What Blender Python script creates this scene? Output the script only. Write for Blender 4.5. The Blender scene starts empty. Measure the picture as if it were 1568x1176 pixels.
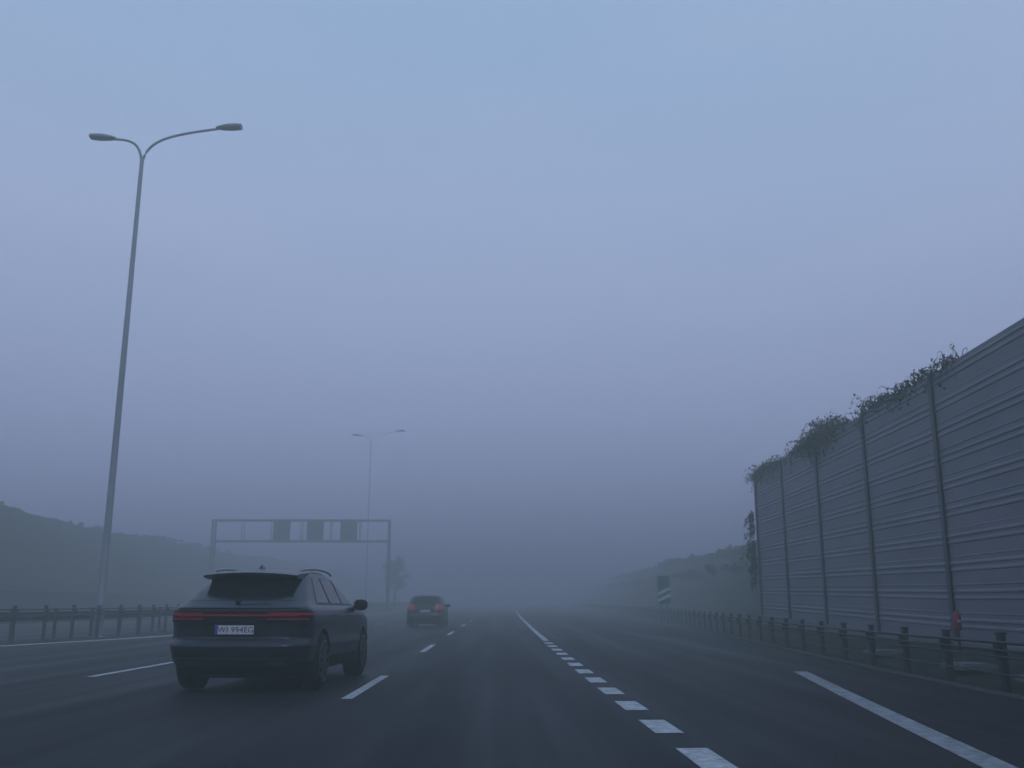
import bpy, bmesh, math, random
import numpy as np
from mathutils import Vector, Matrix
random.seed(7); rng=np.random.default_rng(7)
scene=bpy.context.scene
scene.view_settings.view_transform='Standard'
scene.view_settings.look='None'
scene.view_settings.exposure=0
scene.view_settings.gamma=1

# ------------------------------------------------------------ materials
def mat(name,col,rough=0.7,metal=0.0,var=0.0,scale=5.0,bump=0.0,emit=None,es=0.0,stretch=(1,1,1),col2=None,spec=0.5,coat=0.0):
    m=bpy.data.materials.new(name); m.use_nodes=True
    nt=m.node_tree; b=nt.nodes['Principled BSDF']
    b.inputs['Base Color'].default_value=(*col,1)
    b.inputs['Roughness'].default_value=rough
    b.inputs['Metallic'].default_value=metal
    b.inputs['Specular IOR Level'].default_value=spec
    b.inputs['Coat Weight'].default_value=coat
    if emit:
        b.inputs['Emission Color'].default_value=(*emit,1); b.inputs['Emission Strength'].default_value=es
    if var>0 or bump>0 or col2:
        tc=nt.nodes.new('ShaderNodeTexCoord'); mp=nt.nodes.new('ShaderNodeMapping')
        mp.inputs['Scale'].default_value=stretch
        nt.links.new(tc.outputs['Object'],mp.inputs['Vector'])
        n=nt.nodes.new('ShaderNodeTexNoise'); n.inputs['Scale'].default_value=scale; n.inputs['Detail'].default_value=6
        n.inputs['Roughness'].default_value=0.65
        nt.links.new(mp.outputs['Vector'],n.inputs['Vector'])
        r=nt.nodes.new('ShaderNodeValToRGB')
        c2=col2 if col2 else tuple(c*(1+var) for c in col)
        c1=tuple(c*(1-var) for c in col)
        r.color_ramp.elements[0].color=(*c1,1); r.color_ramp.elements[1].color=(*c2,1)
        r.color_ramp.elements[0].position=0.3; r.color_ramp.elements[1].position=0.7
        nt.links.new(n.outputs['Fac'],r.inputs['Fac']); nt.links.new(r.outputs['Color'],b.inputs['Base Color'])
        if bump>0:
            bp=nt.nodes.new('ShaderNodeBump'); bp.inputs['Strength'].default_value=bump; bp.inputs['Distance'].default_value=0.02
            nt.links.new(n.outputs['Fac'],bp.inputs['Height']); nt.links.new(bp.outputs['Normal'],b.inputs['Normal'])
    return m

def asphalt_mat():
    m=bpy.data.materials.new('asphalt'); m.use_nodes=True; nt=m.node_tree; N=nt.nodes; L=nt.links
    b=N['Principled BSDF']; tc=N.new('ShaderNodeTexCoord')
    def noise(scale,st,detail=5):
        mp=N.new('ShaderNodeMapping'); mp.inputs['Scale'].default_value=st; L.new(tc.outputs['Object'],mp.inputs['Vector'])
        n=N.new('ShaderNodeTexNoise'); n.inputs['Scale'].default_value=scale; n.inputs['Detail'].default_value=detail
        L.new(mp.outputs['Vector'],n.inputs['Vector']); return n
    n1=noise(1.0,(1.3,0.04,1)); n2=noise(0.25,(1,0.5,1)); n3=noise(60,(1,1,1),3)
    def ramp(n,a,b_,p0=.3,p1=.7):
        r=N.new('ShaderNodeMapRange'); r.inputs[1].default_value=p0; r.inputs[2].default_value=p1
        r.inputs[3].default_value=a; r.inputs[4].default_value=b_; L.new(n.outputs['Fac'],r.inputs[0]); return r
    def mul(a,c):
        x=N.new('ShaderNodeMath'); x.operation='MULTIPLY'; L.new(a.outputs[0],x.inputs[0]); L.new(c.outputs[0],x.inputs[1]); return x
    f=mul(mul(ramp(n1,.5,1.6),ramp(n2,.6,1.4)),ramp(n3,.7,1.3))
    mx=N.new('ShaderNodeVectorMath'); mx.operation='SCALE'; mx.inputs[0].default_value=(0.016,0.016,0.020)
    L.new(f.outputs[0],mx.inputs['Scale']); L.new(mx.outputs[0],b.inputs['Base Color'])
    rr=ramp(n1,.45,.8); L.new(rr.outputs[0],b.inputs['Roughness'])
    b.inputs['Specular IOR Level'].default_value=.12
    bp=N.new('ShaderNodeBump'); bp.inputs['Strength'].default_value=.4; bp.inputs['Distance'].default_value=.006
    L.new(n3.outputs['Fac'],bp.inputs['Height']); L.new(bp.outputs['Normal'],b.inputs['Normal'])
    return m

M_asph=asphalt_mat()
M_ground=mat('ground_soil_grass',(0.024,0.027,0.021),.95,var=.5,scale=1.2,bump=.6,col2=(0.046,0.048,0.036),spec=.2)
M_paint=mat('worn_white_paint',(0.34,0.35,0.36),.6,var=.45,scale=11,col2=(0.62,0.63,0.65),bump=.2)
M_paint2=mat('dirty_white_paint',(0.20,0.21,0.22),.7,var=.45,scale=8,col2=(0.37,0.38,0.40),bump=.2)
M_wall=mat('barrier_panel',(0.20,0.19,0.225),.6,var=.16,scale=.8,stretch=(1,.5,2.5),spec=.35)
M_wallpost=mat('barrier_post',(0.095,0.095,0.11),.6,metal=.2,var=.15,scale=4)
M_galv=mat('galvanised_steel',(0.17,0.18,0.20),.5,metal=.4,var=.2,scale=6)
M_pole=mat('lamp_pole_steel',(0.20,0.215,0.24),.6,metal=.2,var=.15,scale=3)
M_dark=mat('dark_steel',(0.036,0.038,0.046),.6,metal=.3,var=.25,scale=6)
M_conc=mat('concrete',(0.17,0.17,0.17),.9,var=.25,scale=2.5,bump=.3)
M_kerb=mat('kerb_concrete',(0.045,0.045,0.047),.9,var=.3,scale=4,bump=.3)
M_leaf=mat('foliage',(0.026,0.030,0.021),.8,var=.6,scale=2.0,col2=(0.055,0.050,0.036))
M_twig=mat('twig_bark',(0.045,0.04,0.035),.9,var=.4,scale=8)
M_body=mat('navy_car_paint',(0.016,0.019,0.031),.36,metal=.25,var=.15,scale=3,coat=.25,spec=.4)
M_body2=mat('maroon_car_paint',(0.028,0.015,0.019),.4,metal=.2,var=.15,scale=3,coat=.2)
M_body3=mat('grey_car_paint',(0.08,0.08,0.09),.35,metal=.3,var=.1,scale=3,coat=.3)
M_glass=mat('car_glass',(0.008,0.010,0.013),.18,var=.2,scale=2,spec=.45)
M_trim=mat('black_plastic',(0.012,0.012,0.014),.65,var=.3,scale=20,spec=.25)
M_chrome=mat('satin_trim',(0.25,0.26,0.28),.35,metal=.8,var=.1,scale=10)
M_red=mat('tail_light_lens',(0.19,0.012,0.024),.35,var=.2,scale=30,emit=(.9,.05,.09),es=.034)
M_redlit=mat('tail_light_lit',(0.22,0.03,0.03),.3,var=.1,scale=30,emit=(1,.16,.10),es=.06)
M_head=mat('head_light',(0.8,0.8,0.8),.2,var=.05,scale=30,emit=(1,.80,.75),es=2.5)
M_tyre=mat('tyre_rubber',(0.014,0.014,0.014),.9,var=.3,scale=20,spec=.2)
M_rim=mat('alloy_rim',(0.08,0.08,0.09),.45,metal=.8,var=.1,scale=10)
M_plate=mat('number_plate_white',(0.60,0.62,0.65),.5,var=.06,scale=10)
M_ink=mat('plate_ink',(0.02,0.02,0.02),.6,var=.1,scale=10)
M_blue=mat('plate_blue',(0.02,0.06,0.30),.5,var=.1,scale=10)
M_green=mat('sign_green',(0.01,0.12,0.09),.5,var=.1,scale=4)
M_signw=mat('sign_white',(0.5,0.52,0.53),.5,var=.08,scale=4)
M_vms=mat('display_panel_dark',(0.014,0.016,0.02),.6,var=.2,scale=4,spec=.2)
M_redp=mat('red_marker_paint',(0.34,0.02,0.04),.6,var=.15,scale=10)

# ------------------------------------------------------------ mesh helpers
def mesh_obj(name,verts,faces,m=None,smooth=False,parent=None):
    me=bpy.data.meshes.new(name); me.from_pydata([tuple(v) for v in verts],[],faces); me.update()
    ob=bpy.data.objects.new(name,me); scene.collection.objects.link(ob)
    if m: me.materials.append(m)
    if smooth: me.polygons.foreach_set('use_smooth',[True]*len(me.polygons))
    if parent: ob.parent=parent
    return ob
def empty(name,loc=(0,0,0),rotz=0):
    e=bpy.data.objects.new(name,None); scene.collection.objects.link(e); e.location=loc; e.rotation_euler=(0,0,rotz); e.empty_display_size=.3
    return e
class MB:
    def __init__(s): s.v=[]; s.f=[]
    def box(s,c,d,rot=None):
        o=len(s.v)
        for sx in(-.5,.5):
            for sy in(-.5,.5):
                for sz in(-.5,.5):
                    p=Vector((sx*d[0],sy*d[1],sz*d[2]))
                    if rot: p=rot@p
                    s.v.append(tuple(p+Vector(c)))
        for q in((0,1,3,2),(4,6,7,5),(0,4,5,1),(2,3,7,6),(0,2,6,4),(1,5,7,3)): s.f.append(tuple(o+i for i in q))
    def tube(s,pts,rad,n=8,cap=True):
        pts=[Vector(p) for p in pts]; o=len(s.v); k=len(pts)
        if not hasattr(rad,'__len__'): rad=[rad]*k
        for i,p in enumerate(pts):
            t=(pts[min(i+1,k-1)]-pts[max(i-1,0)]).normalized()
            a=Vector((0,0,1)) if abs(t.z)<.9 else Vector((1,0,0))
            u=t.cross(a).normalized(); w=t.cross(u).normalized()
            for j in range(n):
                an=2*math.pi*j/n; s.v.append(tuple(p+rad[i]*(math.cos(an)*u+math.sin(an)*w)))
        for i in range(k-1):
            for j in range(n):
                s.f.append((o+i*n+j,o+i*n+(j+1)%n,o+(i+1)*n+(j+1)%n,o+(i+1)*n+j))
        if cap:
            s.f.append(tuple(o+j for j in range(n))[::-1]); s.f.append(tuple(o+(k-1)*n+j for j in range(n)))
    def quad(s,a,b,c,d):
        o=len(s.v); s.v+= [tuple(a),tuple(b),tuple(c),tuple(d)]; s.f.append((o,o+1,o+2,o+3))
    def obj(s,name,m,smooth=False,parent=None): return mesh_obj(name,s.v,s.f,m,smooth,parent)

# ------------------------------------------------------------ layout functions (metres; y = along road)
def rise(y):
    y=min(y,450.0)
    a=(y-17)/4
    return 0.0115*4*(a if a>30 else math.log1p(math.exp(a)))
def bend(y): return 7e-5*max(y,0)**2 if y<400 else 11.2+0.056*(y-400)
def mk(pts,sm=3.0):
    xs=[p[0] for p in pts]; ys=[p[1] for p in pts]
    def f(y):
        return float(np.mean([np.interp(y+d,xs,ys) for d in np.linspace(-sm,sm,7)]))
    return f
Redge=mk([(-60,.5),(0,5.6),(60,10.7),(80,11.8),(120,12.8),(200,15.5),(400,26),(1500,90)],4)
Lline=mk([(-60,-19),(5,-16.6),(20,-15.2),(28.9,-14.1),(32.4,-13.1),(37,-12.0),(45,-11.6),(80,-11.4),(120,-11.0),(200,-9.5),(400,-1),(1500,60)],1.5)
Ledge=lambda y: Lline(y)-1.0
Wallx=lambda y: 8.0+0.07*y
Lwall=mk([(-60,-33),(60,-31.5),(120,-33.8),(200,-33),(400,-24),(1500,38)],6)
ys=list(np.arange(-40,130,1.0))+list(np.arange(130,300,5.0))+[320,350,380,410,450,500,600,800,1100,1500]
ys=[float(y) for y in ys]

def hillnoise(x,y,s=1): 
    return .22*math.sin(.09*y+1.3*s)+.12*math.sin(.23*y+2.1*s+.1*x)+.05*math.sin(.9*y+.5*x)
V=[];F=[]
for y in ys:
    r=rise(y); R=Redge(y); L=Ledge(y); W=Lwall(y)
    hn=hillnoise(0,y,1); hn2=hillnoise(0,y,2.3); q=1.0+.08*math.exp(-((y-75)/30)**2)
    row=[(-1500,r+10),(W-120,r+10.6*q),(W-60,r+10.4*q+hn),(W-25,r+10.1*q+hn),(W-13,r+9.4*q+hn),(W-10,r+8.6*q+hn),(W-6.5,r+6.6*q+hn*.8),(W-3.5,r+4.3+hn*.5),(W-1.5,r+2.6+.3*hn),(W-.35,r+1.6),
         (W-.3,r),(W+.5,r),(L-1.6,r),(L-1.0,r+.02),(L-.1,r+.02),(L+.0,r-.0),(L+.5,r),(R-.3,r),(R-.12,r),(R-.10,r+.03),(R+.5,r+.06),(R+1.6,r+.30),(R+2.6,r+.45),(R+4.0,r+.75+.1*hn2),
         (R+5.2,r+2.0+.4*hn2),(R+6.5,r+3.4+.6*hn2),(R+8,r+4.8+.8*hn2),(R+10,r+5.4+hn2),(R+14,r+5.7+hn2),(R+40,r+5.8+hn2),(R+120,r+6),(1600,r+6)]
    V.append([(x,y,z) for x,z in row])
nc=len(V[0]); vv=[p for row in V for p in row]
for i in range(len(ys)-1):
    for j in range(nc-1): F.append((i*nc+j,i*nc+j+1,(i+1)*nc+j+1,(i+1)*nc+j))
mesh_obj('ground',vv,F,M_ground,True)

RZ=[rise(y) for y in ys]
def strip(name,xa,xb,y0,y1,dz,m,parent=None,mb=None):
    vs=[];fs=[]
    Y=[y for y in ys if y0<y<y1]; Y=[y0]+Y+[y1]
    for y in Y:
        z=float(np.interp(y,ys,RZ))+dz
        vs+=[(xa(y),y,z),(xb(y),y,z)]
    o=len(mb.v) if mb else 0
    for i in range(len(Y)-1): fs.append((o+2*i,o+2*i+1,o+2*i+3,o+2*i+2))
    if mb: mb.v+=vs; mb.f+=fs; return
    return mesh_obj(name,vs,fs,m,False,parent)
road=strip('highway_road',lambda y:Ledge(y)+.05,lambda y:Redge(y)-.25,-40,1500,.008,M_asph)
road2=strip('opposite_carriageway_road',lambda y:Lwall(y)+.6,lambda y:Ledge(y)-1.7,-40,1500,.008,M_asph)
mb=MB()
def line(xf,w,y0,y1,mb_): strip('',lambda y:xf(y)-w/2,lambda y:xf(y)+w/2,y0,y1,.013,None,mb=mb_)
X1=lambda y:-1.87+bend(y); X2=lambda y:-6.72+bend(y); XR=lambda y:1.58+bend(y)
for k in range(-2,24):
    line(X1,.14,12.9+12.6*k,17.2+12.6*k,mb)
    line(X2,.14,17.0+12.6*k,21.3+12.6*k,mb)
for k in range(-6,11): line(XR,.26,9.32+2.1*k,10.42+2.1*k,mb)
line(XR,.20,32.5,400,mb)
line(Lline,.42,-40,500,mb)
mb.obj('lane_markings',M_paint,parent=road)
mb=MB()
line(lambda y:2.285+.1755*y+.0,.25,-30,18.2,mb)
line(lambda y:Ledge(y)-2.5,.15,-40,400,mb); line(lambda y:Lwall(y)+1.6,.15,-40,400,mb)
mb.obj('edge_lines',M_paint2,parent=road)
mb=MB()
prev=None
for y in [y for y in ys if -40<=y<=300]:
    z=rise(y); R=Redge(y); cur=[(R-.24,y,z-.05),(R-.24,y,z+.04),(R-.21,y,z+.055),(R-.09,y,z+.055),(R-.09,y,z-.05)]
    o=len(mb.v); mb.v+=cur
    if prev is not None:
        for j in range(4): mb.f.append((prev+j,prev+j+1,o+j+1,o+j))
    prev=o
mb.obj('kerb',M_kerb)

# ------------------------------------------------------------ noise barrier wall
wall=empty('noise_barrier_wall')
py=[40.5-5*i for i in range(13)]
base=lambda y:.40+.0115*max(0,y-12)+.012*max(0,y-20)
H=5.6; NP=10; ph=H/NP
prof=[(.008,0),(.008,.02),(.0,.03),(.0,.27),(.019,.285),(.019,.315),(.0,.35),(.0,.40),(.019,.415),(.019,.445),(0,.48),(.0,ph-.012)]
for b in range(len(py)-1):
    y1,y0=py[b],py[b+1]; mb=MB(); pts=[]
    jit=[random.uniform(-.005,.005) for _ in range(NP)]
    for k in range(NP):
        for (o_,z_) in prof: pts.append((o_+jit[k],k*ph+z_))
    pts.append((0,H)); pts.append((-.12,H)); 
    for (ya) in (y0+.06,y1-.06):
        for (o_,z_) in pts: mb.v.append((Wallx(ya)-.0-o_,ya,base(ya)+z_))
    n=len(pts)
    for j in range(n-1): mb.f.append((j,j+1,n+j+1,n+j))
    o=len(mb.v)
    for ya in (y0+.06,y1-.06):
        mb.v+=[(Wallx(ya)+.12,ya,base(ya)-.0),(Wallx(ya)+.12,ya,base(ya)+H)]
    mb.f.append((o,o+1,o+3,o+2))
    mb.obj('panel_bay_%d'%b,M_wall,parent=wall)
mb=MB()
for y in py:
    c=Wallx(y); z0=base(y)-.4; hh=H+.43
    mb.box((c-.06,y,z0+hh/2),(.02,.15,hh)); mb.box((c+.035,y,z0+hh/2),(.168,.03,hh)); mb.box((c+.13,y,z0+hh/2),(.02,.15,hh))
mb.obj('posts',M_wallpost,parent=wall)
mb=MB()
for b in range(len(py)-1):
    y1,y0=py[b],py[b+1]; ym=(y0+y1)/2; a=math.atan(.07)
    rot=Matrix.Rotation(-a,3,'Z')@Matrix.Rotation(math.atan2(base(y1)-base(y0),y1-y0),3,'X')
    mb.box((Wallx(ym)+.0,ym,base(ym)-.17),(.2,4.8,.335),rot)
mb.obj('plinth',M_conc,parent=wall)

# ------------------------------------------------------------ guardrails
def guardrail(name,xf,y0,y1,side,ph_,beam,zoff=0,sp=2.0):
    e=empty(name); mb=MB(); y=y0
    while y<y1:
        z=rise(y)+zoff; x=xf(y); tl=random.uniform(-.012,.012)
        mb.box((x,y,z+ph_/2-.1),(.07,.12,ph_+.2),Matrix.Rotation(tl,3,'Y')); mb.box((x,y,z+ph_+.012),(.10,.14,.024))
        mb.box((x-side*.075,y,z+ph_-.19),(.06,.09,.20))
        y+=sp
    mb.obj('posts',M_dark,parent=e)
    mb=MB(); Y=list(np.arange(y0-1,min(y1,200)+.1,2.0))
    if beam=='w':
        pr=[(0,.0),(.05,.03),(.07,.07),(.05,.10),(.0,.14),(0,.17),(.05,.21),(.07,.24),(.05,.28),(0,.31)]
        for i,y in enumerate(Y):
            x=xf(y)-side*.10; z=rise(y)+zoff+ph_-.40
            for(a,b) in pr: mb.v.append((x-side*a,y,z+b))
            if i:
                n=len(pr); o=(i-1)*n
                for j in range(n-1): mb.f.append((o+j,o+j+1,o+n+j+1,o+n+j))
        mb.obj('beam',M_dark,True,parent=e)
    else:
        for hz,rw in ((ph_-.10,.024),(ph_-.20,.016),(ph_-.28,.016),(ph_-.5,.012)):
            mb.tube([(xf(y)-side*.12,y,rise(y)+zoff+hz) for y in Y],rw,6)
        mb.obj('rails',M_dark,True,parent=e)
    return e
guardrail('guardrail',lambda y:Redge(y)+.02,-12.6,200,1,.76,'r',.02)
guardrail('guardrail',lambda y:Ledge(y)-.35,-10,220,-1,1.08,'r',.02,1.33)
guardrail('guardrail',lambda y:Ledge(y)-1.35,-9.5,220,1,.98,'w',.02,2.0)

M_rw=mat('dark_wet_concrete',(0.028,0.029,0.032),.9,var=.35,scale=1.5,bump=.3,spec=.2)
mb=MB(); prev=None
for y in [y for y in ys if y<=400]:
    z=rise(y);W=Lwall(y); o=len(mb.v)
    mb.v+=[(W+.1,y,z-.1),(W+.1,y,z+1.75),(W+.14,y,z+1.75),(W+.14,y,z+1.87),(W-.36,y,z+1.87),(W-.36,y,z+1.0)]
    if prev is not None:
        for j in range(5): mb.f.append((prev+j,prev+j+1,o+j+1,o+j))
    prev=o
mb.obj('retaining_wall',M_rw)

# ------------------------------------------------------------ street lamps
def lamp(loc,H_,k_=1.0):
    e=empty('street_lamp',loc)
    mb=MB()
    mb.tube([(0,0,0),(0,0,.02),(0,0,1.4),(0,0,1.42),(0,0,H_*.5),(0,0,H_)],[r_*k_ for r_ in (.16,.16,.15,.135,.11,.075)],12)
    mb.box((0,0,.03),(.45,.45,.06)); mb.box((0,-.14,.9),(.12,.02,.45))
    mb.obj('pole',M_pole,True,e)
    mb=MB()
    def bez(p0,p1,p2,p3,n=14):
        o=[]
        for i in range(n+1):
            t=i/n; o.append(tuple((1-t)**3*Vector(p0)+3*(1-t)**2*t*Vector(p1)+3*(1-t)*t*t*Vector(p2)+t**3*Vector(p3)))
        return o
    lp=bez((0,0,H_-.3),(-.10,0,H_+.50),(-.35,0,H_+.74),(-1.15,0,H_+.74))
    rp=bez((0,0,H_-.3),(.15,0,H_+.65),(.65,0,H_+.9),(2.85,0,H_+1.22))
    mb.tube(lp,.05*k_,8); mb.tube(rp,.05*k_,8); mb.obj('arms',M_pole,True,e)
    mb=MB()
    for (x0,z0,d) in ((-1.1,H_+.73,-1),(2.8,H_+1.21,1)):
        n=10; Ln=.98
        for i in range(n+1):
            t=i/n; w=.07+.13*math.sin(min(1,t*1.15+.05)*math.pi*.62)**.8*(1 if t<.93 else .8); h=.06+.085*math.sin(min(t*1.1,1)*math.pi*.75)
            o=len(mb.v)
            for j in range(12):
                a=2*math.pi*j/12; zz_=math.sin(a)*h*(.6+.4*k_); zz_=zz_ if zz_>0 else zz_*.65
                mb.v.append((x0+d*t*Ln,math.cos(a)*w*1.1,z0+.05+zz_+.05*t))
            if i:
                for j in range(12): mb.f.append((o-12+j,o-12+(j+1)%12,o+(j+1)%12,o+j))
            if i==0: mb.f.append(tuple(range(o,o+12)))
            if i==n: mb.f.append(tuple(range(o,o+12))[::-1])
    mb.obj('lamp_heads',M_galv,True,e)
    return e
lamp((-13.85,35.5,rise(35.5)),18.2)
lamp((-13.9,108,rise(108)),18.5,.42)

# ------------------------------------------------------------ gantry
g=empty('sign_gantry',(0,115,0)); zt=11.5; zb=9.1; zg=rise(115); xr=-12.3; xl=-32.6
mb=MB()
for yy in(-.6,.6):
    for z in (zt,zb): mb.box(((xl+xr)/2,yy,z),(xr-xl,.15,.15))
    for i in range(7):
        x=xl+(xr-xl)*i/6
        mb.box((x,yy,(zt+zb)/2),(.07,.07,zt-zb-.2))
for z in (zt,zb):
    for i in range(13):
        x=xl+(xr-xl)*i/12; mb.box((x,0,z),(.07,1.05,.07))
for x in(xl,xr):
    for yy in(-.6,.6): mb.box((x,yy,(zt+zg)/2),(.22,.2,zt-zg+.1))
    for z in(3.5,6): mb.box((x,0,z+zg*.2),(.12,.96,.12))
    mb.box((x,0,zg+.15),(.9,1.9,.5))
mb.obj('frame',M_dark,parent=g)
mb=MB(); mb2=MB()
for x in (-24.6,-20.75,-16.9):
    mb.box((x,-.85,10.3),(1.9,.3,2.2)); 
    for s in(-1,1): mb2.box((x+s*.9,-1.02,10.3),(.06,.04,2.2))
    for s in(-1,1): mb2.box((x,-1.02,10.3+s*1.07),(1.74,.04,.06))
mb.obj('display_panels',M_vms,parent=g); mb2.obj('panel_frames',M_dark,parent=g)

# ------------------------------------------------------------ countdown sign
s=empty('exit_countdown_sign',(9.3,55,rise(55)))
mb=MB()
for x in(-.2,.2): mb.tube([(x,0.06,-.1),(x,.06,2.55)],.03,8)
mb.obj('posts',M_galv,True,s)
mb=MB(); mb.box((0,0,1.85),(.74,.03,1.6)); mb.obj('board',M_green,parent=s)
mb=MB()
for k in range(2):
    z=1.2+k*.36
    mb.quad((-.33,-.019,z),(.33,-.019,z+.30),(.33,-.019,z+.46),(-.33,-.019,z+.16))
for a,b,c,d in ((-.355,.355,1.065,1.085),(-.355,.355,2.615,2.635)): mb.quad((a,-.018,c),(b,-.018,c),(b,-.018,d),(a,-.018,d))
for x in(-.355,.335): mb.quad((x,-.017,1.085),(x+.02,-.017,1.085),(x+.02,-.017,2.615),(x,-.017,2.615))
mb.obj('stripes',M_signw,parent=s)

s=empty('hydrant_marker_post',(9.06,19.6,.42))
mb=MB(); mb.tube([(0,0,-.1),(0,0,.34)],.025,8); mb.obj('post',M_dark,True,s)
mb=MB(); mb.tube([(0,0,.32),(0,0,.34),(0,0,.60),(0,0,.65),(0,0,.70)],[.045,.072,.072,.05,.02],12); mb.obj('red_head',M_redp,True,s)
mb=MB(); mb.box((0,-.074,.50),(.06,.01,.05)); mb.obj('label',M_signw,parent=s)
for (x,y) in ((7.75,16.5),(8.3,21.5),(7.5,13.6)):
    mb=MB(); mb.box((0,0,.02),(.6,.8,.08)); mb.box((0,0,.065),(.4,.55,.03)); o=mb.obj('drain_cover',M_conc); o.location=(x,y,rise(y)+.17)

# ------------------------------------------------------------ foliage
def leaves(mb,c,rad,n,size,shell=.55):
    for _ in range(n):
        d=rng.normal(size=3); d/=np.linalg.norm(d); rr=rng.uniform(shell,1)**.6
        p=Vector(c)+Vector((d[0]*rad[0]*rr,d[1]*rad[1]*rr,d[2]*rad[2]*rr))
        u=Vector(rng.normal(size=3)).normalized(); w=u.cross(Vector(rng.normal(size=3))).normalized()
        s_=size*rng.uniform(.5,1.3)
        o=len(mb.v); mb.v+=[tuple(p-u*s_),tuple(p+w*s_*.55),tuple(p+u*s_),tuple(p-w*s_*.55)]; mb.f.append((o,o+1,o+2,o+3))
def twig(mb,p,d,ln,r,curl=.4,lm=None,lsize=.05,droop=0.0):
    p=Vector(p); d=Vector(d).normalized(); pts=[p.copy()]; n=7
    for i in range(n):
        d=(d+Vector(rng.normal(size=3))*curl*.35+Vector((0,0,-droop*i/n))).normalized(); p=p+d*ln/n; pts.append(p.copy())
        if lm is not None and rng.random()<.75: leaves(lm,p,(.06,.06,.06),rng.integers(2,5),lsize,.1)
    mb.tube(pts,[r*(1-.75*i/n) for i in range(n+1)],4,False)
    return pts
vine=empty('climbing_vine'); tw=MB(); lf=MB()
wtop=lambda y: base(y)+H
def density(y):
    return np.interp(y,[18.8,19.5,21,22,24,25.2,26.2,27.2,28.5,30.5,32.0,34,36,38,40,41],[.2,.45,.55,.35,.5,.55,.12,.3,1.25,1.35,.7,.3,.4,.8,.9,.6])
y=18.9
while y<41:
    dn=density(y)
    for k in range(int(2+dn*7)):
        yy=y+rng.uniform(-.2,.2); x=Wallx(yy)+rng.uniform(-.10,.25)
        dirv=(rng.normal()*.5,rng.normal()*.8,rng.uniform(.3,1.4))
        twig(tw,(x,yy,wtop(yy)-.05),dirv,rng.uniform(.4,1.2)*(.5+.6*dn),.012,.9,lf if rng.random()<min(1,dn*.8) else None,.042,1.5)
    if rng.random()<dn*.5:
        twig(tw,(Wallx(y)-.12,y,wtop(y)+.05),(-.15,rng.normal()*.5,-.6),rng.uniform(.2,.8),.010,.6,lf,.045,.6)
    if dn>.28: 
        cc=(Wallx(y)+.05,y,wtop(y)+.03+.26*dn*rng.uniform(.1,1)); leaves(lf,cc,(.28,.30,.07+.22*dn**2),int(85*dn*rng.uniform(.2,1.3)),.042,.1)
    y+=.22
for k in range(90):
    z=rng.uniform(1.9,4.8); twig(tw,(Wallx(40.6)-.1,40.75,z+.3),(rng.uniform(-1,.1),.3,rng.uniform(-.5,.8)),rng.uniform(.3,.7)*(1.25-abs(z-3.6)*.35),.011,.9,lf,.05,1.3)
twig(tw,(Wallx(40.6),40.8,.4),(0,0,1),6,.03,.1)
tw.obj('stems',M_twig,parent=vine); lf.obj('leaves',M_leaf,parent=vine)

def shrubs(name,xf,zf,y0,y1,step,hmin,hmax,nleaf,lsize):
    e=empty(name); lf=MB(); tw=MB(); y=y0
    while y<y1:
        h=rng.uniform(hmin,hmax)*(1 if rng.random()<.85 else 1.25); x=xf(y)+rng.uniform(-2,2); z=zf(y)
        for k in range(5):
            rr=h*rng.uniform(.3,.55)
            leaves(lf,(x+rng.normal()*h*.6,y+rng.normal()*h*.6,z+h*rng.uniform(.2,.75)),(rr,rr,rr*.8),nleaf,lsize,.2)
        for k in range(7): twig(tw,(x,y,z-.2),(rng.normal()*.6,rng.normal()*.6,1),h*rng.uniform(.8,1.1),.02,.4)
        y+=step*rng.uniform(.6,1.4)
    lf.obj('leaves',M_leaf,parent=e); tw.obj('stems',M_twig,parent=e)
shrubs('embankment_shrubs',lambda y:Lwall(y)-12,lambda y:rise(y)+9.1+hillnoise(0,y,1),45,230,.9,.2,.42,50,.10)
shrubs('embankment_shrubs',lambda y:Redge(y)+10.5,lambda y:rise(y)+5.2+hillnoise(0,y,2.3),46,220,.8,.6,1.0,80,.12)
shrubs('embankment_shrubs',lambda y:Redge(y)+6.5,lambda y:rise(y)+3.2,50,160,3.0,.4,.9,60,.12)

def tree(loc,h,cr,seed):
    e=empty('tree',loc); tw=MB(); lf=MB()
    tw.tube([(0,0,-.2),(.05,.0,h*.3),(0,.08,h*.6),(.06,0,h*.9)],[h*.028,h*.021,h*.013,h*.004],8)
    for k in range(26):
        z=h*rng.uniform(.35,.85); a=rng.uniform(0,6.28); pts=twig(tw,(0,0,z),(math.cos(a),math.sin(a),rng.uniform(.3,1.2)),cr*rng.uniform(.6,1.1)*(1.25-z/h*.7),h*.007,.35)
        for q in pts[2:]: leaves(lf,q,(cr*.24,cr*.24,cr*.22),50,.10,.1)
    tw.obj('trunk_and_limbs',M_twig,True,e); lf.obj('crown',M_leaf,parent=e)
tree((-14.2,142,rise(142)),7.4,2.3,1)

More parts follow.
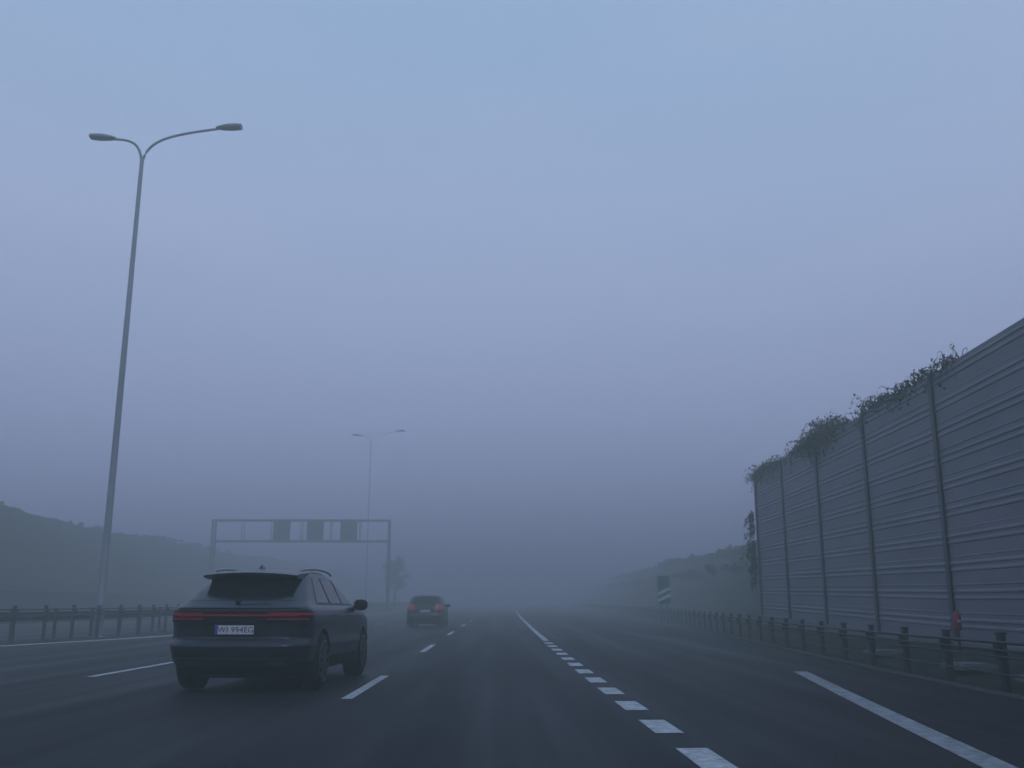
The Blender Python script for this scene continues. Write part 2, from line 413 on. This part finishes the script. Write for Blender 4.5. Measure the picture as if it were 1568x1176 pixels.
# ------------------------------------------------------------ cars
def build_car(name,loc,tab,body,L_,kind,rotz=0,wheel_r=.385,axles=(1.02,4.02),Wd=.99,front=False):
    e=empty(name,loc,rotz)
    T=np.array(tab); zz=T[:,0]
    def P(z,c):
        d=.010
        return float(np.mean([np.interp(z+q,zz,T[:,c]) for q in(-d,0,d)]))
    def S(t,z):
        yr,yf,w,rc=P(z,1),P(z,2),P(z,3),P(z,4)
        rc=min(rc,w*.8,(yf-yr)*.45); t=t%124
        if t<=16: x=-(w-rc)+2*(w-rc)*t/16; y=yr
        elif t<=24: a=(t-16)/8*math.pi/2; x=w-rc+rc*math.sin(a); y=yr+rc-rc*math.cos(a)
        elif t<=54: x=w; y=yr+rc+(yf-yr-2*rc)*(t-24)/30
        elif t<=62: a=(t-54)/8*math.pi/2; x=w-rc+rc*math.cos(a); y=yf-rc+rc*math.sin(a)
        elif t<=78: x=(w-rc)-2*(w-rc)*(t-62)/16; y=yf
        elif t<=86: a=(t-78)/8*math.pi/2; x=-(w-rc)-rc*math.sin(a); y=yf-rc+rc*math.cos(a)
        elif t<=116: x=-w; y=yf-rc-(yf-yr-2*rc)*(t-86)/30
        else: a=(t-116)/8*math.pi/2; x=-(w-rc)-rc*math.cos(a); y=yr+rc-rc*math.sin(a)
        s_=(y-L_*.5)/(L_*.5); k=(y-yr)/(yf-yr)
        x2=x*(1-.025*s_*s_)
        for ax in axles: x2*=1+.014*math.exp(-((y-ax)/.5)**2)*math.exp(-((z-.78)/.22)**2)
        y2=y+.10*(x/w)**2*(1-k)**4-.22*(x/w)**2*k**4
        return Vector((x2,y2,z))
    def N_(t,z):
        a=S(t-.3,z);b=S(t+.3,z); d=(b-a); n=Vector((d.y,-d.x,0)); return n.normalized()
    zs=list(np.linspace(zz[0],zz[-1],76)); n=124
    vs=[];fs=[]
    for z in zs:
        for t in range(n): vs.append(S(t,z))
    for i in range(len(zs)-1):
        for t in range(n): fs.append((i*n+t,i*n+(t+1)%n,(i+1)*n+(t+1)%n,(i+1)*n+t))
    fs.append(tuple(range(n))[::-1]); fs.append(tuple((len(zs)-1)*n+t for t in range(n)))
    ob=mesh_obj('body_shell',vs,fs,body,True,e)
    cut=MB()
    for ya in axles:
        for sd in(-1,1):
            cut.tube([(sd*(Wd-.36),ya,wheel_r),(sd*(Wd+.3),ya,wheel_r)],wheel_r+.055,40)
    co=cut.obj('cutter',M_trim)
    bm=bmesh.new(); bm.from_mesh(co.data); bmesh.ops.recalc_face_normals(bm,faces=bm.faces); bm.to_mesh(co.data); bm.free()
    bm=bmesh.new(); bm.from_mesh(ob.data); bmesh.ops.recalc_face_normals(bm,faces=bm.faces); bm.to_mesh(ob.data); bm.free()
    ob.parent=None
    md=ob.modifiers.new('b','BOOLEAN'); md.object=co; md.operation='DIFFERENCE'; md.solver='EXACT'
    bpy.context.view_layer.update()
    dg=bpy.context.evaluated_depsgraph_get(); nm=bpy.data.meshes.new_from_object(ob.evaluated_get(dg))
    ob.modifiers.clear(); ob.data=nm; ob.parent=e
    bpy.data.objects.remove(co)
    nm.materials.clear(); nm.materials.append(body); nm.materials.append(M_trim)
    for p in nm.polygons:
        c=p.center; p.material_index=0
        if abs(c.x)<Wd-.12 and c.z<wheel_r*2+.2 and any(abs(c.y-a)<wheel_r+.06 for a in axles) and c.z>.1 and abs(c.x)>Wd-.40 : p.material_index=1
        if c.z<zz[0]+.16 : p.material_index=1
    try: nm.set_sharp_from_angle(angle=math.radians(40))
    except Exception: pass
    def patch(pn,z0,z1,t0,t1,off,m,nz=6,nt=16):
        f0=t0 if callable(t0) else (lambda k:t0); f1=t1 if callable(t1) else (lambda k:t1)
        vs=[];fs=[]
        for i in range(nz+1):
            k=i/nz; z=z0+(z1-z0)*k
            for j in range(nt+1):
                t=f0(k)+(f1(k)-f0(k))*j/nt; vs.append(S(t,z)+N_(t,z)*off)
        for i in range(nz):
            for j in range(nt):
                a=i*(nt+1)+j; fs.append((a,a+1,a+nt+2,a+nt+1))
        return mesh_obj(pn,vs,fs,m,True,e)
    def ty(y,z):
        yr,yf,rc=P(z,1),P(z,2),P(z,4); return 24+30*(y-yr-rc)/(yf-yr-2*rc)
    def tx(x,z):
        w,rc=P(z,3),P(z,4); w*=.97; return 8+8*x/(w-rc)
    def both(pn,z0,z1,t0,t1,off,m,**k):
        f0=t0 if callable(t0) else (lambda q:t0); f1=t1 if callable(t1) else (lambda q:t1)
        patch(pn+'_r',z0,z1,f0,f1,off,m,**k)
        patch(pn+'_l',z0,z1,lambda q:140-f1(q),lambda q:140-f0(q),off,m,**k)
    def wheels():
        tb=MB(); rb=MB()
        for ya in axles:
            for sd in(-1,1):
                xo=sd*(Wd+.0); 
                prof=[(.20,-.02),(wheel_r*.70,-.0),(wheel_r*.93,-.01),(wheel_r*.99,-.04),(wheel_r,-.10),(wheel_r,-.22),(wheel_r*.97,-.27),(wheel_r*.7,-.29),(.1,-.29)]
                o=len(tb.v); n=36
                for (r,dx) in prof:
                    for j in range(n):
                        a=2*math.pi*j/n; tb.v.append((xo+sd*dx-sd*.02,ya+r*math.cos(a),wheel_r+r*math.sin(a)))
                for i in range(len(prof)-1):
                    for j in range(n): tb.f.append((o+i*n+j,o+i*n+(j+1)%n,o+(i+1)*n+(j+1)%n,o+(i+1)*n+j))
                for j in range(10):
                    a=2*math.pi*j/10; rot=Matrix.Rotation(a,3,'X')
                    c=rot@Vector((0,0,wheel_r*.36)); rb.box((xo-sd*.005,ya+c.y,wheel_r+c.z),(.03,.035,wheel_r*.66),rot)
                rb.tube([(xo-sd*.05,ya,wheel_r),(xo+sd*.012,ya,wheel_r)],.06,12)
                ring=[(xo-sd*.004,ya+wheel_r*.71*math.cos(q),wheel_r+wheel_r*.71*math.sin(q)) for q in np.linspace(0,2*math.pi,33)]
                rb.tube(ring,.014,6,False)
        tb.obj('tyres',M_tyre,True,e); rb.obj('rims',M_rim,False,e)
    wheels()
    mb=MB(); mb.box((0,L_/2,zz[0]+.02),(1.2,L_*.85,.16)); mb.obj('underbody',M_trim,parent=e)
    def mirrors(y,z):
        mb=MB()
        for sd in(-1,1):
            x0=sd*(Wd-.12)
            mb.tube([(x0-sd*.05,y,z-.03),(x0+sd*.10,y-.02,z-.01)],.03,8)
            o=len(mb.v); secs=[(.06,.05,.055),(.10,.085,.085),(.18,.095,.09),(.24,.08,.075),(.27,.04,.045)]
            for (dx,ry,rz) in secs:
                for j in range(12):
                    a=2*math.pi*j/12; mb.v.append((x0+sd*dx,y+ry*math.copysign(abs(math.cos(a))**.7,math.cos(a)),z+.03+rz*math.copysign(abs(math.sin(a))**.7,math.sin(a))))
            for i in range(4):
                for j in range(12): mb.f.append((o+i*12+j,o+i*12+(j+1)%12,o+(i+1)*12+(j+1)%12,o+(i+1)*12+j))
            mb.f.append(tuple(o+j for j in range(12))); mb.f.append(tuple(o+48+j for j in range(12)))
        mb.obj('wing_mirrors',M_trim,True,e)
    def plate(z,y,txt):
        mb=MB(); mb.box((0,y,z),(.52,.012,.114)); mb.obj('number_plate',M_plate,parent=e)
        mb=MB(); mb.box((-.24,y-.0075,z),(.038,.005,.108)); mb.obj('plate_band',M_blue,parent=e)
        cu=bpy.data.curves.new('t','FONT'); cu.body=txt; cu.size=.105; cu.align_x='CENTER'; cu.align_y='CENTER'; cu.extrude=.001; cu.space_character=1.08
        to=bpy.data.objects.new('t',cu); scene.collection.objects.link(to); bpy.context.view_layer.update()
        dg=bpy.context.evaluated_depsgraph_get(); me=bpy.data.meshes.new_from_object(to.evaluated_get(dg)); bpy.data.objects.remove(to)
        o2=bpy.data.objects.new('plate_lettering',me); scene.collection.objects.link(o2); o2.parent=e; me.materials.clear(); me.materials.append(M_ink)
        o2.rotation_euler=(math.pi/2,0,0); o2.location=(.02,y-.009,z-.002); 
    if kind=='suv':
        patch('rear_window',1.205,1.535,lambda k:tx(-.76+.11*k,1.22+.3*k),lambda k:tx(.76-.11*k,1.22+.3*k),.006,M_glass,10,24)
        patch('tail_light_bar',.998,1.024,-3,19,.008,M_red,2,50)
        both('tail_lamp',.925,1.065,lambda k:12.2+2.2*k,lambda k:22.0+1.8*k,.006,M_trim)
        both('tail_lamp_upper',1.012,1.046,lambda k:13.4+.4*k,23.2,.012,M_red)
        both('tail_lamp_lower',.952,.970,13.4,21.5,.012,M_red,nz=2)
        patch('bar_surround',.97,1.045,0,16,.004,M_trim,2,30)
        patch('tailgate_lip',1.105,1.13,-4,20,.024,body,3,40)
        patch('plate_recess',.73,.91,lambda k:tx(-.36-.12*k,.85),lambda k:tx(.36+.12*k,.85),.003,M_trim,3,10)
        patch('tailgate_seam',.700,.710,-3,19,.003,M_trim,1,40)
        patch('bumper_crease',.605,.63,-3,19,.012,body,2,40)
        patch('diffuser',.34,.54,lambda k:tx(-.80-.04*k,.5),lambda k:tx(.80+.04*k,.5),.006,M_trim,5,24)
        patch('diffuser_trim',.445,.462,tx(-.78,.5),tx(.78,.5),.014,M_dark,2,24)
        both('side_glass',1.19,1.545,lambda k:ty(.95+.34*k,1.19+.35*k),lambda k:ty(3.55-.70*k,1.19+.35*k),.006,M_glass,nz=8,nt=24)
        for yy in(1.75,2.65):
            both('pillar',1.19,1.545,lambda k:ty(yy,1.19+.35*k),lambda k:ty(yy+.07,1.19+.35*k),.009,M_trim,nz=6,nt=2)
        both('window_trim',1.165,1.177,lambda k:ty(.85,1.175),lambda k:ty(3.6,1.175),.009,M_dark,nz=1,nt=20)
        for yy in(1.55,2.55,3.62):
            both('door_seam',.42,1.16,lambda k:ty(yy-.12*(1-k)*(yy<2),.8),lambda k:ty(yy+.012-.12*(1-k)*(yy<2),.8),.0025,M_trim,nz=8,nt=1)
        for yy in(1.68,2.66):
            both('door_handle',1.0,1.03,lambda k:ty(yy,1),lambda k:ty(yy+.2,1),.03,body,nz=2,nt=4)
        both('sill_cladding',.30,.44,lambda k:ty(1.5,.4),lambda k:ty(3.5,.4),.008,M_trim,nz=3,nt=12)
        mb=MB(); n=20; rows=[]
        for i in range(n+1):
            x=-.66+1.32*i/n; yb=.50+.12*(x/.66)**2; dz=-.035*(x/.66)**2
            rows.append([(x,yb,1.562+dz),(x,yb-.005,1.588+dz),(x,yb+.25,1.625+dz*1.2),(x,yb+.7,1.662+dz*1.6),(x,yb+.7,1.54+dz),(x,yb+.2,1.54+dz)])
        for r in rows: mb.v+=r
        for i in range(n):
            for j in range(6): mb.f.append((i*6+j,i*6+(j+1)%6,(i+1)*6+(j+1)%6,(i+1)*6+j))
        mb.f.append((0,1,2,3,4,5)); mb.f.append(tuple(n*6+j for j in(5,4,3,2,1,0)))
        mb.obj('roof_spoiler',body,False,e)
        mb=MB(); mb.box((0,.508,1.576),(.36,.012,.010)); mb.obj('high_brake_light',M_trim,parent=e)
        mb=MB()
        for sd in(-1,1):
            pts=[(sd*(.645-.03*((y-2.0)/.95)**2),y,1.630+.050*math.sin(math.pi*min(1,max(0,(y-1.05)/1.9)))**.6) for y in np.linspace(1.05,2.95,18)]
            mb.tube(pts,.016,8)
        mb.obj('roof_rails',M_chrome,True,e)
        mb=MB(); mb.v=[(-.025,1.10,1.665),(.025,1.10,1.665),(0,1.14,1.725),(0,1.17,1.73),(-.025,1.28,1.672),(.025,1.28,1.672)]
        mb.f=[(0,1,2),(0,2,3,4),(1,5,3,2),(4,3,5),(0,4,5,1)]; mb.obj('shark_fin_antenna',body,False,e)
        mb=MB(); mb.tube([(0,.150,1.195),(.12,.185,1.235),(.42,.215,1.238)],.011,6); mb.tube([(.0,.17,1.18),(0,.12,1.19)],.03,8); mb.obj('rear_wiper',M_trim,True,e)
        mirrors(3.38,1.14)
        plate(.822,.055,'WI 994EG')
        both('exhaust_trim',.36,.42,lambda k:tx(.45,.5),lambda k:tx(.68,.5),.016,M_dark,nz=2,nt=4)
    else:
        zb=1.02
        patch('rear_window',zb,1.36,lambda k:tx(-.60+.07*k,zb+.3*k),lambda k:tx(.60-.07*k,zb+.3*k),.006,M_glass,8,16)
        both('tail_lamp',.80,1.08,lambda k:14.2+1.0*k,lambda k:21.5,.01,M_redlit if kind=='hatch' else M_red)
        both('side_glass',1.0,1.36,lambda k:ty(.55+.12*k,1+.36*k),lambda k:ty(3.1-.75*k,1+.36*k),.006,M_glass,nz=8,nt=20)
        for yy in(1.2,2.1): both('pillar',1.0,1.36,lambda k:ty(yy,1+.36*k),lambda k:ty(yy+.07,1+.36*k),.009,M_trim,nz=5,nt=2)
        patch('bumper_insert',.30,.42,tx(-.6,.5),tx(.6,.5),.008,M_trim,3,12)
        patch('plate_recess',.68,.84,tx(-.34,.7),tx(.34,.7),.004,M_trim,2,8)
        patch('windscreen',1.0,1.36,lambda k:62.5,lambda k:77.5,.006,M_glass,8,12)
        both('head_lamp',.62,.76,lambda k:56.5,lambda k:63.5,.01,M_head if front else M_chrome)
        patch('grille',.50,.66,64.5,75.5,.008,M_trim,3,10)
        mirrors(2.95,1.0)
        plate(.76,P(.76,1)-.02,'WE 4K27')
        mb=MB(); mb.box((0,.33,1.42),(.34,.03,.025)); mb.obj('high_brake_light',M_trim,parent=e)
    return e
suv=[(.25,.34,4.66,.80,.30),(.31,.14,4.86,.90,.34),(.42,.06,4.93,.965,.36),(.56,.015,4.97,.985,.36),(.61,.0,4.985,.995,.36),(.66,.03,4.985,.988,.36),(.71,.085,4.98,.980,.34),(.84,.08,4.94,.980,.34),
(.93,.06,4.87,.988,.34),(1.01,.045,4.62,.985,.34),(1.08,.035,4.25,.968,.34),(1.115,.05,3.98,.945,.32),(1.15,.13,3.85,.910,.30),(1.20,.22,3.74,.865,.28),(1.30,.42,3.55,.815,.26),(1.40,.60,3.33,.765,.26),(1.50,.78,3.08,.715,.28),
(1.56,.90,2.92,.69,.30),(1.60,1.02,2.78,.665,.34),(1.635,1.2,2.62,.635,.38),(1.665,1.4,2.42,.585,.42),(1.685,1.65,2.2,.51,.42),(1.695,1.8,2.05,.40,.35)]
hat=[(.20,.25,4.0,.72,.25),(.26,.10,4.14,.82,.3),(.36,.03,4.2,.87,.3),(.52,.0,4.23,.885,.3),(.60,.02,4.23,.885,.3),(.68,.06,4.2,.88,.28),(.78,.06,4.05,.885,.28),(.88,.07,3.7,.88,.28),(.95,.09,3.4,.86,.26),
(1.0,.12,3.25,.835,.26),(1.15,.20,2.98,.79,.24),(1.28,.28,2.72,.74,.24),(1.38,.35,2.5,.70,.26),(1.43,.38,2.36,.67,.28),(1.47,.46,2.2,.63,.32),(1.50,.62,1.98,.56,.36),(1.52,.9,1.7,.42,.3)]
Y0=13.4
build_car('suv_car',(-3.46,Y0,rise(15)+.012),suv,M_body,4.99,'suv',rotz=math.radians(-3.2),Wd=1.0)
build_car('hatchback_car',(-3.36,48.0,rise(50)+.012),hat,M_body2,4.23,'hatch',rotz=-.02,wheel_r=.32,axles=(.75,3.35),Wd=.885)
build_car('hatchback_car',(-17.2,128,rise(128)+.012),hat,M_body3,4.23,'plain',rotz=math.pi,wheel_r=.32,axles=(.75,3.35),Wd=.885,front=True)

# ------------------------------------------------------------ fog (a real volume lying over the place)
def fogbox(name,z0,z1,dens,col,g_):
    mb=MB(); mb.box((0,600,(z0+z1)/2),(3000,2600,z1-z0)); o=mb.obj(name,None)
    m=bpy.data.materials.new(name); m.use_nodes=True; nt=m.node_tree; nt.nodes.clear()
    out=nt.nodes.new('ShaderNodeOutputMaterial'); vs=nt.nodes.new('ShaderNodeVolumeScatter')
    vs.inputs['Density'].default_value=dens; vs.inputs['Color'].default_value=(*col,1); vs.inputs['Anisotropy'].default_value=g_
    nt.links.new(vs.outputs[0],out.inputs['Volume']); o.data.materials.append(m)
    return o
fogbox('fog',-3,13,.0148,(.95,1.0,.84),.30)
fogbox('fog',13.05,24,.0095,(.95,1.0,.84),.30)

# ------------------------------------------------------------ world and sun
w=bpy.data.worlds.new('World'); scene.world=w; w.use_nodes=True; nt=w.node_tree; nt.nodes.clear()
out=nt.nodes.new('ShaderNodeOutputWorld'); sky=nt.nodes.new('ShaderNodeTexSky'); sky.sky_type='NISHITA'; sky.sun_disc=False
sky.sun_elevation=math.radians(40); sky.sun_rotation=math.radians(180-20); sky.dust_density=.5; sky.air_density=1.2
b1=nt.nodes.new('ShaderNodeBackground'); b1.inputs['Strength'].default_value=.012; nt.links.new(sky.outputs[0],b1.inputs['Color'])
b2=nt.nodes.new('ShaderNodeBackground'); b2.inputs['Strength'].default_value=1.15
tc=nt.nodes.new('ShaderNodeTexCoord'); sp=nt.nodes.new('ShaderNodeSeparateXYZ'); nt.links.new(tc.outputs['Generated'],sp.inputs[0])
mpn=nt.nodes.new('ShaderNodeMapping'); mpn.inputs['Scale'].default_value=(1.2,1.2,3); nt.links.new(tc.outputs['Generated'],mpn.inputs['Vector'])
no=nt.nodes.new('ShaderNodeTexNoise'); no.inputs['Scale'].default_value=1.8; no.inputs['Detail'].default_value=4; nt.links.new(mpn.outputs[0],no.inputs['Vector'])
ma=nt.nodes.new('ShaderNodeMath'); ma.operation='MULTIPLY_ADD'; ma.inputs[1].default_value=.35; nt.links.new(no.outputs['Fac'],ma.inputs[0]); nt.links.new(sp.outputs['Z'],ma.inputs[2])
rp=nt.nodes.new('ShaderNodeValToRGB'); nt.links.new(ma.outputs[0],rp.inputs['Fac'])
rp.color_ramp.elements[0].position=.1; rp.color_ramp.elements[0].color=(.34,.39,.575,1)
rp.color_ramp.elements[1].position=.92; rp.color_ramp.elements[1].color=(.25,.42,.61,1)
el=rp.color_ramp.elements.new(.5); el.color=(.38,.47,.645,1)
nt.links.new(rp.outputs[0],b2.inputs['Color'])
ad=nt.nodes.new('ShaderNodeAddShader'); nt.links.new(b1.outputs[0],ad.inputs[0]); nt.links.new(b2.outputs[0],ad.inputs[1]); nt.links.new(ad.outputs[0],out.inputs['Surface'])
sl=bpy.data.lights.new('sun','SUN'); sl.energy=.5; sl.angle=math.radians(20); sl.color=(.88,.86,1)
so=bpy.data.objects.new('sun',sl); scene.collection.objects.link(so); so.rotation_euler=(math.radians(50),0,math.radians(20))

# ------------------------------------------------------------ camera
cd=bpy.data.cameras.new('camera'); cam=bpy.data.objects.new('camera',cd); scene.collection.objects.link(cam); scene.camera=cam
cd.sensor_width=36; cd.lens=1500/1568*36; cd.clip_start=.05; cd.clip_end=5000
cd.dof.use_dof=True; cd.dof.focus_distance=9.0; cd.dof.aperture_fstop=4.0
cam.location=(0,0,1.08); cam.rotation_euler=(math.radians(90+13.13),0,math.radians(-.967))
